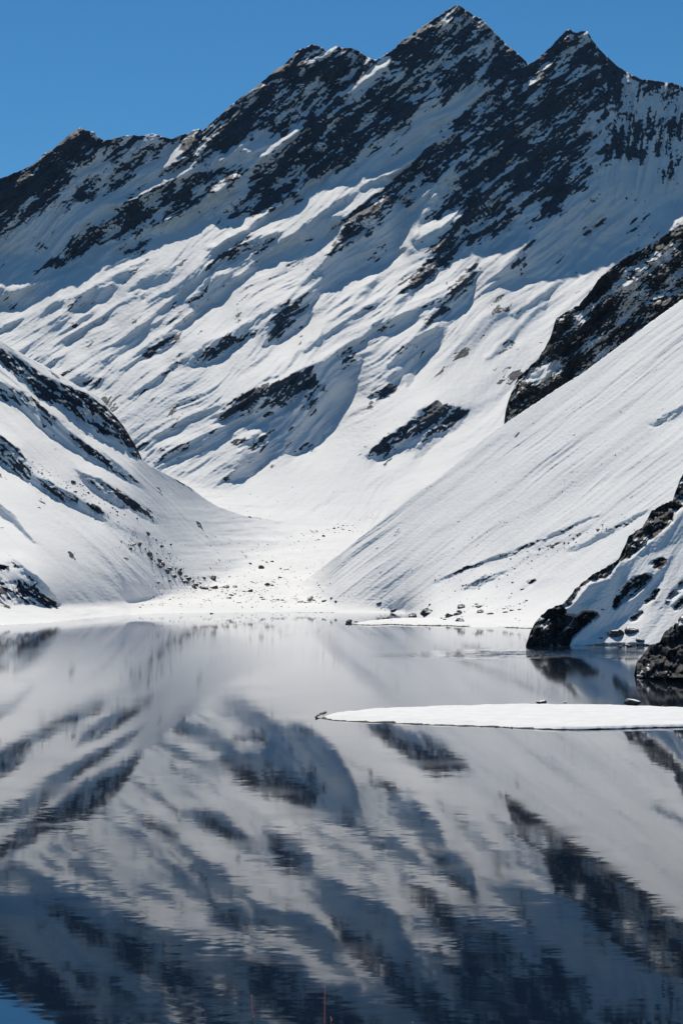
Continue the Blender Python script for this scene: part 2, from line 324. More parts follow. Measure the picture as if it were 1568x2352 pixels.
# ---- shared recipe for the nearer slopes
def slope_layer(q0, shade, dshade, rock, deg, amp=1.0, lam=3e-5, seed=0, fine=1.0, lit=-9):
    gy, gx = np.gradient(q0, HSTEP); a0, b0 = gx, -gy
    s = warp(blur(shade, 1.2), deg, 7, seed + 3)
    hi = np.where(s > .45, .30 - .35 * s, 9)
    q = sculpt(a0 + dshade[0] * s, b0 + dshade[1] * s, q0, lam, np.where(s < .2, lit, -9), hi, 1.0 if dshade[0] < 0 else -1.0, 4)
    al, ac = rot(XX, YY, deg); ac = ac + 5 * fbm(XX / 200, YY / 200, 2, seed + 5)
    rr = np.clip(rock * 1.3, 0, 1)
    det = amp * (0.0026 * fbm(al / 480, ac / 70, 3, seed + 11) + 0.00085 * fine * fbm(al / 330, ac / 11, 3, seed + 21, gain=.65) * (.35 + smooth01(.5 + fbm(al / 300, ac / 90, 2, seed + 25))))
    det -= rr * 0.0030 * fbm(al / 60, ac / 26, 5, seed + 31, gain=.58, ridged=True)
    det += rr * (0.0010 * fbm(XX / 8, YY / 8, 2, seed + 41) + .0045 * facets(XX / 26, YY / 20, seed + 42) + .0022 * facets(XX / 11, YY / 9, seed + 43))
    det += 0.00030 * fbm(XX / 8, YY / 4.5, 3, seed + 61, gain=.75)
    return q + det

def raster(polys, soft=(), bl=3):
    g = np.zeros((NY, NX))
    for p, s in polys: fill(p, g, s)
    for ln, hw, s in soft: g = np.maximum(g, s * stroke(ln, hw))
    return blur(g, bl)

B_SHADE = [([(-140,720),(0,800),(60,835),(130,880),(200,905),(240,940),(290,1000),(325,1062),(300,1050),(260,1020),(200,1000),(150,950),(90,915),(40,870),(0,830),(-140,760)],.9),
 ([(-140,830),(0,878),(50,900),(110,945),(160,990),(200,1020),(270,1070),(330,1115),(330,1120),(260,1085),(190,1050),(110,1000),(40,935),(0,915),(-140,870)],.9),
 ([(-140,960),(0,1000),(50,1035),(75,1090),(110,1105),(160,1130),(215,1165),(246,1180),(240,1195),(180,1170),(130,1150),(90,1125),(60,1100),(30,1085),(0,1065),(-140,1020)],1),
 ([(170,1075),(230,1100),(280,1135),(330,1165),(370,1200),(350,1195),(290,1165),(240,1150),(190,1110)],.8),
 ([(-140,1080),(0,1155),(30,1180),(60,1220),(90,1250),(70,1245),(40,1215),(15,1190),(-140,1110)],1),
 ([(-140,1300),(0,1290),(40,1290),(80,1320),(110,1345),(140,1390),(120,1400),(0,1395),(-140,1395)],1)]
B_SOFT = [([(250,1325),(330,1362),(400,1375)],8,.25), ([(90,1250),(160,1290),(240,1330)],6,.4), ([(100,1180),(180,1230),(260,1290),(340,1340)],6,.35), ([(230,1200),(310,1225),(370,1240)],6,.5), ([(20,980),(100,1040),(170,1070)],8,.35), ([(360,1180),(420,1195),(520,1215)],5,.5), ([(560,1225),(640,1230),(700,1220)],5,.6)]
B_ROCK = [([(-140,730),(0,800),(60,838),(130,880),(200,905),(240,935),(270,965),(300,1005),(328,1060),(310,1050),(270,1010),(230,990),(180,965),(140,930),(90,905),(40,865),(0,828),(-140,770)],.82),
 ([(-140,830),(0,880),(60,905),(110,945),(160,985),(120,975),(60,930),(0,900)],.55), ([(150,990),(200,1020),(270,1070),(330,1115),(260,1085),(190,1040)],.5),
 ([(-140,960),(0,1000),(50,1035),(75,1090),(60,1105),(20,1075),(0,1060),(-140,1020)],.7), ([(75,1090),(130,1120),(180,1150),(170,1160),(110,1135)],.6), ([(200,1155),(225,1165),(246,1182),(215,1175)],.8),
 ([(180,1080),(240,1105),(300,1145),(370,1195),(330,1180),(270,1150),(210,1110)],.55),
 ([(-140,1290),(0,1300),(30,1290),(60,1310),(100,1345),(90,1345),(40,1310),(0,1310)],.8), ([(-140,1320),(0,1330),(40,1335),(80,1355),(120,1375),(148,1398),(60,1400),(0,1392),(-140,1390)],.55)]
def build_B(qA):
    ctrl = [(-140,1402,1590),(0,1402,1640),(150,1398,1740),(280,1393,1880),(400,1368,2120),(480,1337,2380),(-140,700,3150),(0,780,3050),(150,868,2900),(240,925,2780),(330,1057,2600),(440,1122,2880),(560,1185,3230),(720,1210,3560),(560,1300,2980),(480,1230,2800),(640,1250,3250)]
    ys = [curve([(-140,1403),(0,1402),(150,1398),(280,1393),(400,1368),(480,1337)], c[0]) for c in ctrl]
    c2 = []
    for (x, y, d) in ctrl:
        if y in (1402,1398,1393,1368,1337): d = float(np.exp(sample(qA, np.array([x]), np.array([y]))[0]))
        if d < 0: d = -d * float(np.exp(sample(qA, np.array([x]), np.array([y]))[0]))
        c2.append((x, y, d))
    q0 = polyfit(c2)
    rock = raster(B_ROCK, bl=4); shade = raster(B_SHADE, B_SOFT)
    q = slope_layer(q0, shade, (-1.2, -1.75), rock, -42, seed=100, lit=.30)
    yf = curve([(-140,1403),(0,1402),(150,1398),(280,1393),(400,1370),(480,1345),(560,1310),(700,1260)], GX)
    dq = sample(qA, GX, yf) - sample(q, GX, yf); dq = np.convolve(np.pad(dq, 15, mode='edge'), np.ones(31) / 31, 'valid')
    q = q + dq[None, :] * np.exp(-np.maximum(yf[None, :] - YY, 0) / 90.0)
    w = smooth01((XX - 300) / 420)
    q = q * (1 - w) + (qA + .004) * w + .03 * smooth01((XX - 660) / 120) 
    k = (.012 * (1 - w) + .003) * (1 - .9 * smooth01((YY - yf[None, :]) / 25))
    m = np.minimum(q, qA)
    return q, m - k * np.log(np.exp(-(q - m) / k) + np.exp(-(qA - m) / k)), rock, k

C_SHADE = [([(996,1337),(1064,1306),(1184,1262),(1304,1212),(1379,1180),(1379,1184),(1304,1218),(1184,1270),(1064,1313),(1000,1342)],1), ([(1300,1262),(1384,1224),(1440,1196),(1500,1165),(1500,1172),(1440,1206),(1384,1234),(1310,1268)],.9),
 ([(1210,1340),(1225,1330),(1235,1325),(1225,1340)],.8),([(1060,1350),(1110,1320),(1160,1312),(1130,1335),(1080,1365)],.6), ([(1490,975),(1530,955),(1568,930),(1568,945),(1530,968),(1500,982)],.7),([(1200,1345),(1240,1320),(1290,1330),(1230,1370)],.4)]
C_SOFT = [([(1568,945),(1454,1024),(1234,1164),(1134,1219),(984,1299),(784,1382)],5,.3), ([(660,1345),(784,1262),(900,1180),(1040,1085),(1160,995)],4,.5), ([(720,1345),(860,1240),(1000,1150),(1130,1060)],3,.4), ([(960,1160),(1080,1080),(1200,1000)],6,.25), ([(1000,1230),(1160,1130),(1330,1010),(1480,900)],8,.3),
 ([(1380,1110),(1480,1060),(1568,1020)],5,.4), ([(1480,1080),(1520,1050),(1568,1010)],8,.35), ([(1180,1300),(1300,1240),(1400,1190),(1500,1130),(1568,1080)],5,.35)]
C_ROCK = [([(1488,978),(1510,960),(1560,940),(1535,965),(1500,985)],.5), ([(1000,1337),(1064,1306),(1184,1264),(1304,1213),(1379,1181),(1304,1217),(1184,1269),(1064,1311)],.75), ([(1384,1224),(1440,1196),(1500,1165),(1440,1206)],.6), ([(1204,1342),(1222,1329),(1238,1325),(1220,1342)],.9),
 ([(1060,1352),(1110,1328),(1200,1300),(1215,1290),(1160,1320),(1110,1342)],.35), ([(1130,1130+160),(1240,1255),(1330,1235),(1240,1265)],.3)]
def build_C(qA):
    q0 = 7.653 - 1.9 * (UU - .0039) + 2.4 * (VV + .024)
    ys = curve(SHORE, GX)
    dq = water_q(ys) - sample(q0, GX, ys); dq = dq * smooth01((GX - 720) / 160)
    q0 = q0 + dq[None, :] * np.exp(-np.maximum(ys[None, :] - YY, 0) / 45.0)
    rock = raster(C_ROCK, bl=2); shade = raster(C_SHADE, C_SOFT, bl=2)
    q = slope_layer(q0, shade, (1.3, -1.75), rock, 38, seed=200, fine=1.1)
    dq = water_q(ys) - sample(q, GX, ys); dq = dq * smooth01((GX - 760) / 80)
    q = q + dq[None, :] * np.exp(-np.abs(ys[None, :] - YY) / 14.0)
    w = smooth01((790 - XX) / 150)
    q = q * (1 - w) + (qA + .004) * w + .03 * smooth01((655 - XX) / 50)
    k = .010 * (1 - w) + .003
    m = np.minimum(q, qA)
    return q, m - k * np.log(np.exp(-(q - m) / k) + np.exp(-(qA - m) / k)), rock, k

D_SNOW = [[(1195,868),(1215,850),(1240,830),(1280,825),(1290,838),(1270,865),(1230,880)], [(1330,800),(1360,770),(1400,740),(1440,710),(1470,700),(1440,740),(1390,780),(1345,815)], [(1315,720),(1330,712),(1340,730),(1325,745)],
 [(1400,660),(1440,625),(1510,570),(1560,550),(1540,590),(1470,640),(1420,680)], [(1480,700),(1560,620),(1710,520),(1710,560),(1560,650),(1500,710)]]
def build_D():
    q0 = polyfit([(1160,965,2440),(1274,896,2430),(1439,781,2430),(1568,689,2440),(1710,580,2470),(1180,880,2455),(1279,735,2460),(1434,595,2475),(1568,515,2490),(1710,430,2510)], 1)
    rock = np.full((NY, NX), .92)
    for p in D_SNOW: rock[fill(p)] = .3
    rock = blur(rock, 6)
    shade = raster([(p, .8) for p in D_SNOW])
    al, ac = rot(XX, YY, 42)
    q = slope_layer(q0, -shade * .9, (1.0, -1.8), rock, 45, amp=2.0, seed=300)
    q = q - 0.008 * fbm(al / 90, ac / 50, 3, 333, ridged=True) - .003 * fbm(XX / 30, YY / 50, 3, 338, ridged=True) + .010 * facets(al / 60, ac / 30, 339)
    return q, rock

def z5(pts): return [(1148.2 + x * .26765, 1090.8 + y * .26765) for x, y in pts]
E_ROCK = [(z5([(1015,735),(1065,600),(1140,485),(1260,360),(1290,300),(1480,200),(1530,50),(1590,-20),(2200,-600),(2200,-100),(1600,250),(1500,330),(1480,400),(1300,550),(1180,660),(1110,720)]),.85),
 (z5([(580,1050),(690,920),(790,850),(990,750),(1030,730),(930,880),(760,930),(680,1020),(590,1130),(530,1150)]),.75), (z5([(220,1440),(290,1260),(390,1150),(540,1110),(560,1200),(650,1210),(720,1170),(830,1180),(845,1215),(700,1320),(600,1430),(580,1500),(230,1500)]),1.0),
 (z5([(965,1140),(1000,1030),(1080,935),(1150,885),(1250,855),(1310,865),(1230,965),(1150,1045),(1050,1095),(985,1160)]),.85), (z5([(1250,770),(1370,715),(1430,730),(1410,780),(1340,800)]),.6), (z5([(1230,1095),(1320,995),(1370,985),(1330,1065),(1250,1110)]),.7),
 (z5([(1410,1100),(1500,970),(1560,910),(1650,900),(1500,1065),(1430,1120)]),.6), (z5([(1480,1130),(1560,1050),(1640,1020),(1560,1130),(1500,1170)]),.7), (z5([(1120,1220),(1210,1170),(1230,1190),(1180,1250),(1120,1260)]),.6),
 (z5([(700,1470),(900,1450),(1280,1455),(1300,1500),(700,1500)]),.55)]
E_SHADE = [(z5([(570,1150),(640,1110),(720,1000),(790,880),(1000,780),(1030,800),(1010,900),(990,1010),(960,1130),(1100,1090),(1290,880),(1420,760),(1490,680),(1440,800),(1310,960),(1220,1085),(1150,1185),(960,1275),(700,1435),(570,1490),(600,1430),(840,1210),(700,1170),(600,1190)]),1),
 (z5([(220,1440),(290,1260),(540,1110),(840,1200),(580,1500),(230,1500)]),.8), (z5([(965,1140),(1080,935),(1310,865),(1150,1045),(985,1160)]),.7), (z5([(1130,720),(1300,570),(1500,420),(1600,300),(1700,300),(1540,560),(1400,640),(1200,690)]),.7),
 (z5([(1310,1080),(1350,1040),(1395,1160)]),.8), (z5([(1420,1110),(1450,1090),(1465,1175)]),.8), (z5([(1490,1130),(1530,1090),(1530,1185)]),.8)]
E_LITP = [z5([(650,1140),(740,1070),(860,1080),(820,1110),(700,1150)])]
def build_E():
    q0 = polyfit([(1212,1487,1154),(1335,1484,1173),(1491,1485.6,1163),(1600,1486,1160),(1306,1374,1205),(1422,1282,1265),(1496,1174,1330),(1568,1091,1385),(1568,1430,1195),(1710,1486,1160),(1710,930,1490)])
    rock = raster(E_ROCK, bl=2.5); shade = np.zeros((NY, NX))
    for p, s in E_SHADE: fill(p, shade, s)
    for p in E_LITP: shade[fill(p)] = 0
    q0 = q0 + (np.log(H * F / (1485.5 - YH)) - sample(q0, GX, np.full(NX, 1485.5)))[None, :] * np.exp(-np.maximum(1485.5 - YY, 0) / 40)
    q = slope_layer(q0, shade, (.55, -1.3), rock, 55, amp=1.1, seed=400, fine=.3)
    q -= np.clip(rock * 1.2 - .1, 0, 1) * (.005 * fbm(XX / 40, YY / 40, 3, 431, ridged=True) - .012 * facets(XX / 46, YY / 34, 433) - .006 * facets(XX / 22, YY / 17, 434))
    return q, rock
def build_E2():
    q0 = polyfit([(1465,1521,968),(1520,1528,945),(1568,1535,912),(1710,1545,880),(1491,1484,972),(1534,1447,962),(1568,1412,945),(1710,1300,940)])
    rock = np.clip(1.08 + .15 * fbm(XX / 30, YY / 30, 2, 511), 0, 1.1)
    q = slope_layer(q0, np.zeros((NY, NX)), (0, 0), rock, 60, amp=1, seed=500)
    q -= .005 * fbm(XX / 30, YY / 45, 4, 531, ridged=True) - .014 * facets(XX / 30, YY / 30, 533) - .006 * facets(XX / 14, YY / 14, 534)
    return q, rock

# ------------------------------------------------------------------ materials
def new_mat(name):
    m = bpy.data.materials.new(name); m.use_nodes = True
    return m, m.node_tree.nodes, m.node_tree.links, m.node_tree.nodes['Principled BSDF']
def noise_node(N, Lk, scale, detail=4, coord=None, rough=.55):
    n = N.new('ShaderNodeTexNoise'); n.inputs['Scale'].default_value = scale; n.inputs['Detail'].default_value = detail; n.inputs['Roughness'].default_value = rough
    if coord is not None: Lk.new(coord, n.inputs['Vector'])
    return n
def ramp(N, Lk, src, stops):
    r = N.new('ShaderNodeValToRGB'); e = r.color_ramp.elements
    while len(e) < len(stops): e.new(.5)
    for k, (p, c) in enumerate(stops):
        e[k].position = p; e[k].color = (*c, 1) if len(c) == 3 else c
    Lk.new(src, r.inputs[0]); return r
def math_node(N, Lk, op, a, b=None):
    n = N.new('ShaderNodeMath'); n.operation = op
    for k, s in enumerate((a, b)):
        if s is None: continue
        if isinstance(s, (int, float)): n.inputs[k].default_value = s
        else: Lk.new(s, n.inputs[k])
    return n.outputs[0]

def snow_rock(name, sc1, rockcol=(.014, .020, .031), rockcol2=(.034, .043, .062)):
    """snow over rock, the vertex measure 'rock' telling how bare the ground is"""
    m, N, Lk, bs = new_mat(name)
    tc = N.new('ShaderNodeTexCoord').outputs['Object']
    at = N.new('ShaderNodeAttribute'); at.attribute_name = 'rock'
    n1 = noise_node(N, Lk, sc1, 5, tc, .65)
    add = math_node(N, Lk, 'ADD', at.outputs['Fac'], math_node(N, Lk, 'MULTIPLY', math_node(N, Lk, 'SUBTRACT', n1.outputs['Fac'], .5), .55))
    mask = ramp(N, Lk, add, [(.46, (0, 0, 0)), (.54, (1, 1, 1))])
    n2 = noise_node(N, Lk, sc1 * .6, 6, tc)
    rc = ramp(N, Lk, n2.outputs['Fac'], [(.35, rockcol), (.7, rockcol2)])
    n3 = noise_node(N, Lk, sc1 * .12, 3, tc)
    scol = ramp(N, Lk, n3.outputs['Fac'], [(.3, (.73, .73, .73)), (.7, (.81, .81, .805))])
    mx = N.new('ShaderNodeMixRGB'); Lk.new(mask.outputs[0], mx.inputs[0]); Lk.new(scol.outputs[0], mx.inputs[1]); Lk.new(rc.outputs[0], mx.inputs[2])
    Lk.new(mx.outputs[0], bs.inputs['Base Color'])
    bs.inputs['Roughness'].default_value = .75; bs.inputs['Specular IOR Level'].default_value = .15
    bp = N.new('ShaderNodeBump'); bp.inputs['Distance'].default_value = .5 / sc1; bp.inputs['Strength'].default_value = .5
    hgt = math_node(N, Lk, 'MULTIPLY', n2.outputs['Fac'], math_node(N, Lk, 'ADD', math_node(N, Lk, 'MULTIPLY', mask.outputs[0], .8), .34))
    Lk.new(hgt, bp.inputs['Height']); Lk.new(bp.outputs[0], bs.inputs['Normal'])
    return m
M_FAR = snow_rock('snow_and_rock_far', .05)
M_MID = snow_rock('snow_and_rock_mid', .12)
M_NEAR = snow_rock('snow_and_rock_near', .25, (.013, .015, .019), (.050, .049, .050))

def tag(o, label=None, cat=None, group=None, kind=None):
    if label: o['label'] = label
    if cat: o['category'] = cat
    if group: o['group'] = group
    if kind: o['kind'] = kind
    return o

def mesh_obj(name, verts, faces, mat, attrs=None, smooth=True):
    me = bpy.data.meshes.new(name)
    verts = np.asarray(verts, np.float32); faces = np.asarray(faces, np.int32)
    me.vertices.add(len(verts)); me.vertices.foreach_set('co', verts.ravel())
    n, k = faces.shape
    me.loops.add(n * k); me.loops.foreach_set('vertex_index', faces.ravel())
    me.polygons.add(n); me.polygons.foreach_set('loop_start', np.arange(n, dtype=np.int32) * k)
    me.polygons.foreach_set('use_smooth', np.full(n, smooth))
    me.update(calc_edges=True)
    for an, av in (attrs or {}).items():
        at = me.attributes.new(an, 'FLOAT', 'POINT'); at.data.foreach_set('value', np.asarray(av, np.float32).ravel())
    me.materials.append(mat)
    o = bpy.data.objects.new(name, me); sc.collection.objects.link(o)
    return o

def relief(name, q, rock, top, x0, x1, dx, nrow, ybot, mat, keep=None, back=(6, .9, 700), jit=1.2, steep=.9, deg=40, lam=11, base=.0, stray=1100):
    """the slope as a mesh: columns by bearing, rows from crest to foot, then the far side behind the crest"""
    xs = np.arange(x0, x1 + dx * .5, dx)
    yt = curve(top, xs) + jit * fbm(xs / 9, 0 * xs + .3, 3, 901, gain=.6)
    yb = np.maximum(ybot(xs) if callable(ybot) else np.full(len(xs), float(ybot)), yt + 4)
    t = np.linspace(0, 1, nrow)
    X = np.repeat(xs[None, :], nrow, 0); Yp = yt[None, :] + (yb - yt)[None, :] * t[:, None]
    qq = sample(q, X, Yp); D = np.exp(qq)
    P = np.stack([(X - 784) / F * D, D, H + (YH - Yp) / F * D], -1)
    # how bare: surveyed share, more on steep fine facets
    du = np.gradient(P, axis=1); dv = np.gradient(P, axis=0)
    n = np.cross(dv, du); n /= np.linalg.norm(n, axis=-1, keepdims=True) + 1e-9
    nz = np.abs(n[..., 2])
    r = sample(rock, X, Yp)
    r = np.maximum(r, base * smooth01(.35 + 1.6 * fbm(X / 90, Yp / 60, 3, 87)) * smooth01((stray - Yp) / 30))
    r = np.where((Yp - yt[None, :] < 9) & (r > .25), np.maximum(r, .93), r)
    al, ac = rot(X, Yp, deg); ac = ac + 6 * fbm(X / 60, Yp / 60, 2, 71)
    nn = (fbm(al / (lam * 5), ac / lam, 5, 77, gain=.72) + 1.0 * fbm(al / (lam * 14), ac / (lam * 2.4), 2, 79) + .8 * fbm(X / 70, Yp / 70, 3, 81)) / .56
    if name == 'mountain':
        al, ac = rot(X, Yp, 82); w = smooth01((X - 1330) / 100) * smooth01((520 - Yp) / 100)
        nn = nn * (1 - w) + w * (fbm(al / (lam * 5), ac / lam, 5, 78, gain=.72) + 1.2 * fbm(X / 55, Yp / 90, 3, 83)) / .56
    fine = nz - 0.5 * (np.roll(nz, 4, 0) + np.roll(nz, -4, 1))
    rv = .5 + .22 * (probit(r * .93) + .75 * nn - 1.6 * steep * np.clip(fine, -.5, .5) - .8 * steep * (nz - .55))
    rv = np.where(r > .012, np.clip(rv, 0, 1), 0)
    K, sl, far = back
    rows = []
    for k in range(1, K + 1):
        d = far * (k / K) ** 2 + 2
        Db = D[0] + d
        rows.append(np.stack([(xs - 784) / F * D[0], Db, P[0, :, 2] - sl * d], -1))
    allP = np.concatenate([np.stack(rows[::-1], 0), P], 0)
    allR = np.concatenate([np.repeat(rv[:1], K, 0), rv], 0)
    nr, nc = allP.shape[:2]
    idx = np.arange(nr * nc).reshape(nr, nc)
    f = np.stack([idx[:-1, :-1], idx[1:, :-1], idx[1:, 1:], idx[:-1, 1:]], -1)
    if keep is not None:
        kp = keep(X, Yp)
        kp = np.concatenate([np.repeat(kp[:1], K, 0), kp], 0)
        ok = kp[:-1, :-1] | kp[1:, :-1] | kp[1:, 1:] | kp[:-1, 1:]
        f = f[ok]
    f = f.reshape(-1, 4)
    used = np.unique(f); mp = np.full(nr * nc, -1); mp[used] = np.arange(len(used))
    return mesh_obj(name, allP.reshape(-1, 3)[used], mp[f], mat, {'rock': allR.reshape(-1)[used]})

qA, rA = build_A()
qB, qBs, rB, kB = build_B(qA)
qC, qCs, rC, kC = build_C(qA)
qD, rD = build_D()
qE, rE = build_E()
qE2, rE2 = build_E2()

def keepA(x, y):
    hid = ((x < 330) & (y > curve(B_CREST, x) + 90)) & (y < 1360)
    hid |= (x > 905) & (y > curve(C_CREST, x) + 90)
    hid |= (x > 1180) & (y > curve(D_TOP, x) + 110)
    return ~hid
SHOREB = lambda x: curve(SHORE, x) + 14
tag(relief('mountain', qA, rA, SKYLINE, -130, 1700, 2.1, 760, SHOREB, M_FAR, keepA, base=.10), kind='structure')
tag(relief('valley_spur', qBs - 2e-5, rB, B_CREST, -130, 790, 2.1, 330, lambda x: np.full(len(x), 1425.), M_MID, lambda x, y: sample((qB - qA) / kB, x, y) < 7.5, back=(4, .75, 300), jit=.8, deg=-42, base=.045, stray=1330), kind='structure')
tag(relief('scree_slope', qCs - 2e-5, rC, C_CREST, 560, 1860, 2.1, 380, lambda x: curve(SHORE, x) + 10, M_MID, lambda x, y: sample((qC - qA) / kC, x, y) < 7.5, back=(4, .6, 60), jit=1.1, base=.03, stray=1420), kind='structure')
tag(relief('cliff', qD, rD, D_TOP, 1158, 1860, 1.9, 220, lambda x: curve(C_CREST, x) + 22, M_NEAR, back=(5, .8, 250), jit=2.0), kind='structure')
tag(relief('headland', qE, rE, E_TOP, 1207, 1900, 1.7, 300, 1500, M_NEAR, back=(5, .8, 120), jit=2.0), kind='structure')
tag(relief('rock_point', qE2, rE2, E2_TOP, 1462, 1900, 1.5, 110, 1556, M_NEAR, back=(5, .8, 60), jit=1.5), kind='structure')

# ------------------------------------------------------------------ lake
def lake_material():
    m, N, Lk, bs = new_mat('lake_water')
    tc = N.new('ShaderNodeTexCoord').outputs['Object']
    def attr(n):
        a = N.new('ShaderNodeAttribute'); a.attribute_name = n; return a.outputs['Fac']
    N.remove(bs)
    mp = N.new('ShaderNodeMapping'); mp.inputs['Scale'].default_value = (.45, 1.0, 1.0); Lk.new(tc, mp.inputs['Vector'])
    n1 = noise_node(N, Lk, .85, 2, mp.outputs[0], .5); n2 = noise_node(N, Lk, .16, 2, mp.outputs[0], .5)
    sep = []
    for n in (n1, n2):
        q = N.new('ShaderNodeSeparateColor'); Lk.new(n.outputs['Color'], q.inputs[0]); sep.append(q)
    r = attr('ripple')
    def slope(ch, w):
        a = math_node(N, Lk, 'ADD', math_node(N, Lk, 'SUBTRACT', sep[0].outputs[ch], .5), math_node(N, Lk, 'MULTIPLY', math_node(N, Lk, 'SUBTRACT', sep[1].outputs[ch], .5), .8))
        return math_node(N, Lk, 'MULTIPLY', math_node(N, Lk, 'MULTIPLY', a, r), w)
    cb = N.new('ShaderNodeCombineXYZ'); Lk.new(slope(0, .4), cb.inputs[0]); Lk.new(slope(1, 1.0), cb.inputs[1]); cb.inputs[2].default_value = 1
    nm = N.new('ShaderNodeVectorMath'); nm.operation = 'NORMALIZE'; Lk.new(cb.outputs[0], nm.inputs[0])
    fr = N.new('ShaderNodeFresnel'); fr.inputs['IOR'].default_value = 1.333; Lk.new(nm.outputs[0], fr.inputs['Normal'])
    fac = math_node(N, Lk, 'POWER', fr.outputs[0], .76)
    df = N.new('ShaderNodeBsdfDiffuse'); df.inputs['Color'].default_value = (.004, .010, .022, 1)
    gl = N.new('ShaderNodeBsdfGlossy'); gl.inputs['Color'].default_value = (.97, .98, 1, 1); Lk.new(attr('haze_film'), gl.inputs['Roughness']); Lk.new(nm.outputs[0], gl.inputs['Normal'])
    mx = N.new('ShaderNodeMixShader'); Lk.new(fac, mx.inputs[0]); Lk.new(df.outputs[0], mx.inputs[1]); Lk.new(gl.outputs[0], mx.inputs[2])
    Lk.new(mx.outputs[0], N['Material Output'].inputs['Surface'])
    return m
M_LAKE = lake_material()
def lake():
    # rows closer together near the shore line of sight, columns by bearing
    yy = np.concatenate([np.linspace(1352, 1480, 90), np.linspace(1482, 1530, 32), np.linspace(1533, 2600, 240), np.array([3200, 4500, 8000])])
    xx = np.linspace(-900, 2500, 200)
    X, Yp = np.meshgrid(xx, yy)
    D = H * F / (Yp - YH)
    P = np.stack([(X - 784) / F * D, D, 0 * D], -1)
    wob = 14 * fbm(X / 160, Yp / 25, 3, 41)
    calm = smooth01((1640 + 6 * np.sin(X / 90) - Yp) / 10)      # the far basin lies glassy behind a faint edge
    calm *= 1 - smooth01((X - 760) / 100) * 0
    patch = smooth01(.55 + 1.3 * fbm(X / 330, Yp / 120, 3, 43))
    ripple = .003 + .0075 * smooth01((Yp - 1640) / 300) * (.12 + patch) + .004 * smooth01((Yp - 1950) / 350)
    ripple = ripple * (1 - calm) + (.001 + .005 * smooth01((Yp - 1560) / 60) * smooth01((700 - X) / 200)) * calm
    # cat's paw off the headland
    cx0 = 870; band = np.exp(-((Yp - (1503 - (X - 1100) * .012)) / 7.0) ** 2) * smooth01((X - 820) / 160) * smooth01((1490 - X) / 60) * (.35 + .65 * smooth01((X - 1010) / 90))
    ripple = np.maximum(ripple, 1.6 * band)
    film = .030 + .022 * calm * smooth01((Yp - 1420) / 60) + .03 * np.clip(fbm(X / 200, Yp / 30, 3, 77), 0, 1)
    film = film * (1 - band) + .03 * band
    nr, nc = X.shape; idx = np.arange(nr * nc).reshape(nr, nc)
    f = np.stack([idx[:-1, :-1], idx[1:, :-1], idx[1:, 1:], idx[:-1, 1:]], -1).reshape(-1, 4)
    tag(mesh_obj('lake', P.reshape(-1, 3), f, M_LAKE, {'ripple': ripple, 'haze_film': film}), kind='structure')
lake()

# ------------------------------------------------------------------ low snow tongues in the lake
M_SPIT = snow_rock('snow_on_gravel', 1.2, (.014, .015, .017), (.05, .047, .043))
def tongue(name, front, back, x0, x1, dx, hgt, bank, rockh, n=60, bank_end=9.0):
    xs = np.arange(x0, x1 + dx * .5, dx)
    yf = curve(front, xs) + .35 * fbm(xs / 14, xs * 0 + .5, 2, 61) * smooth01((1240 - xs) / 90) + 1.1 * fbm(xs / 55, xs * 0 + .5, 3, 62) * np.minimum(1, (xs - x0) / 60); yb = np.minimum(curve(back, xs), yf - .6)
    Df = H * F / (yf - YH); Db = (H - hgt) * F / (yb - YH)
    t = np.linspace(0, 1, n) ** 2.6
    D = Df[None, :] + (Db - Df)[None, :] * t[:, None]
    X = (xs - 784)[None, :] / F * D
    across = D - Df[None, :]; width = (Db - Df)[None, :]
    tip = smooth01((xs - x0) / 60)[None, :]
    bk = bank + (bank_end - bank) * smooth01((xs - 1180) / 120)[None, :]
    z = hgt * tip * np.clip(across / bk, 0, 1) ** .6 * (.75 + .25 * np.sin(np.pi * t)[:, None]) 
    z = z * smooth01((width - across) / 4 + .02) + .22 * fbm(X / 9, D / 14, 3, 71) * np.clip(across / bank, 0, 1) * tip
    z[0] = -.4; z[-1] = -.4
    r = np.where(z < rockh * (1 + .8 * fbm(X / 7, D / 3, 3, 73)), 1.0, 0.0) * np.ones_like(z)
    P = np.stack([X, D, z], -1); idx = np.arange(P.shape[0] * P.shape[1]).reshape(P.shape[:2])
    f = np.stack([idx[:-1, :-1], idx[:-1, 1:], idx[1:, 1:], idx[1:, :-1]], -1).reshape(-1, 4)
    return tag(mesh_obj(name, P.reshape(-1, 3), f, M_SPIT, {'rock': r.ravel()}), kind='structure')
SPIT_F = [(724,1648),(740,1652),(780,1656),(840,1659),(920,1662),(1000,1665.5),(1140,1671),(1230,1675),(1290,1677),(1420,1675),(1568,1671),(1720,1664)]
SPIT_B = [(724,1646.5),(745,1638),(800,1629),(880,1622.5),(1000,1618),(1200,1613.5),(1400,1615),(1568,1621),(1720,1629)]
tongue('snow_spit', SPIT_F, SPIT_B, 724, 1900, 1.6, 1.25, 9.0, .26, bank_end=1.5)
PEN_F = [(793,1432.5),(812,1435),(840,1436),(900,1435),(960,1436),(1040,1438),(1100,1439.5),(1160,1441.5),(1220,1443.5)]
PEN_B = [(793,1431.5),(815,1427),(850,1424),(880,1421),(930,1417),(1000,1417),(1060,1422),(1120,1428),(1220,1436)]
tongue('snow_peninsula', PEN_F, PEN_B, 793, 1220, 1.2, 2.2, 18.0, .5, n=40)

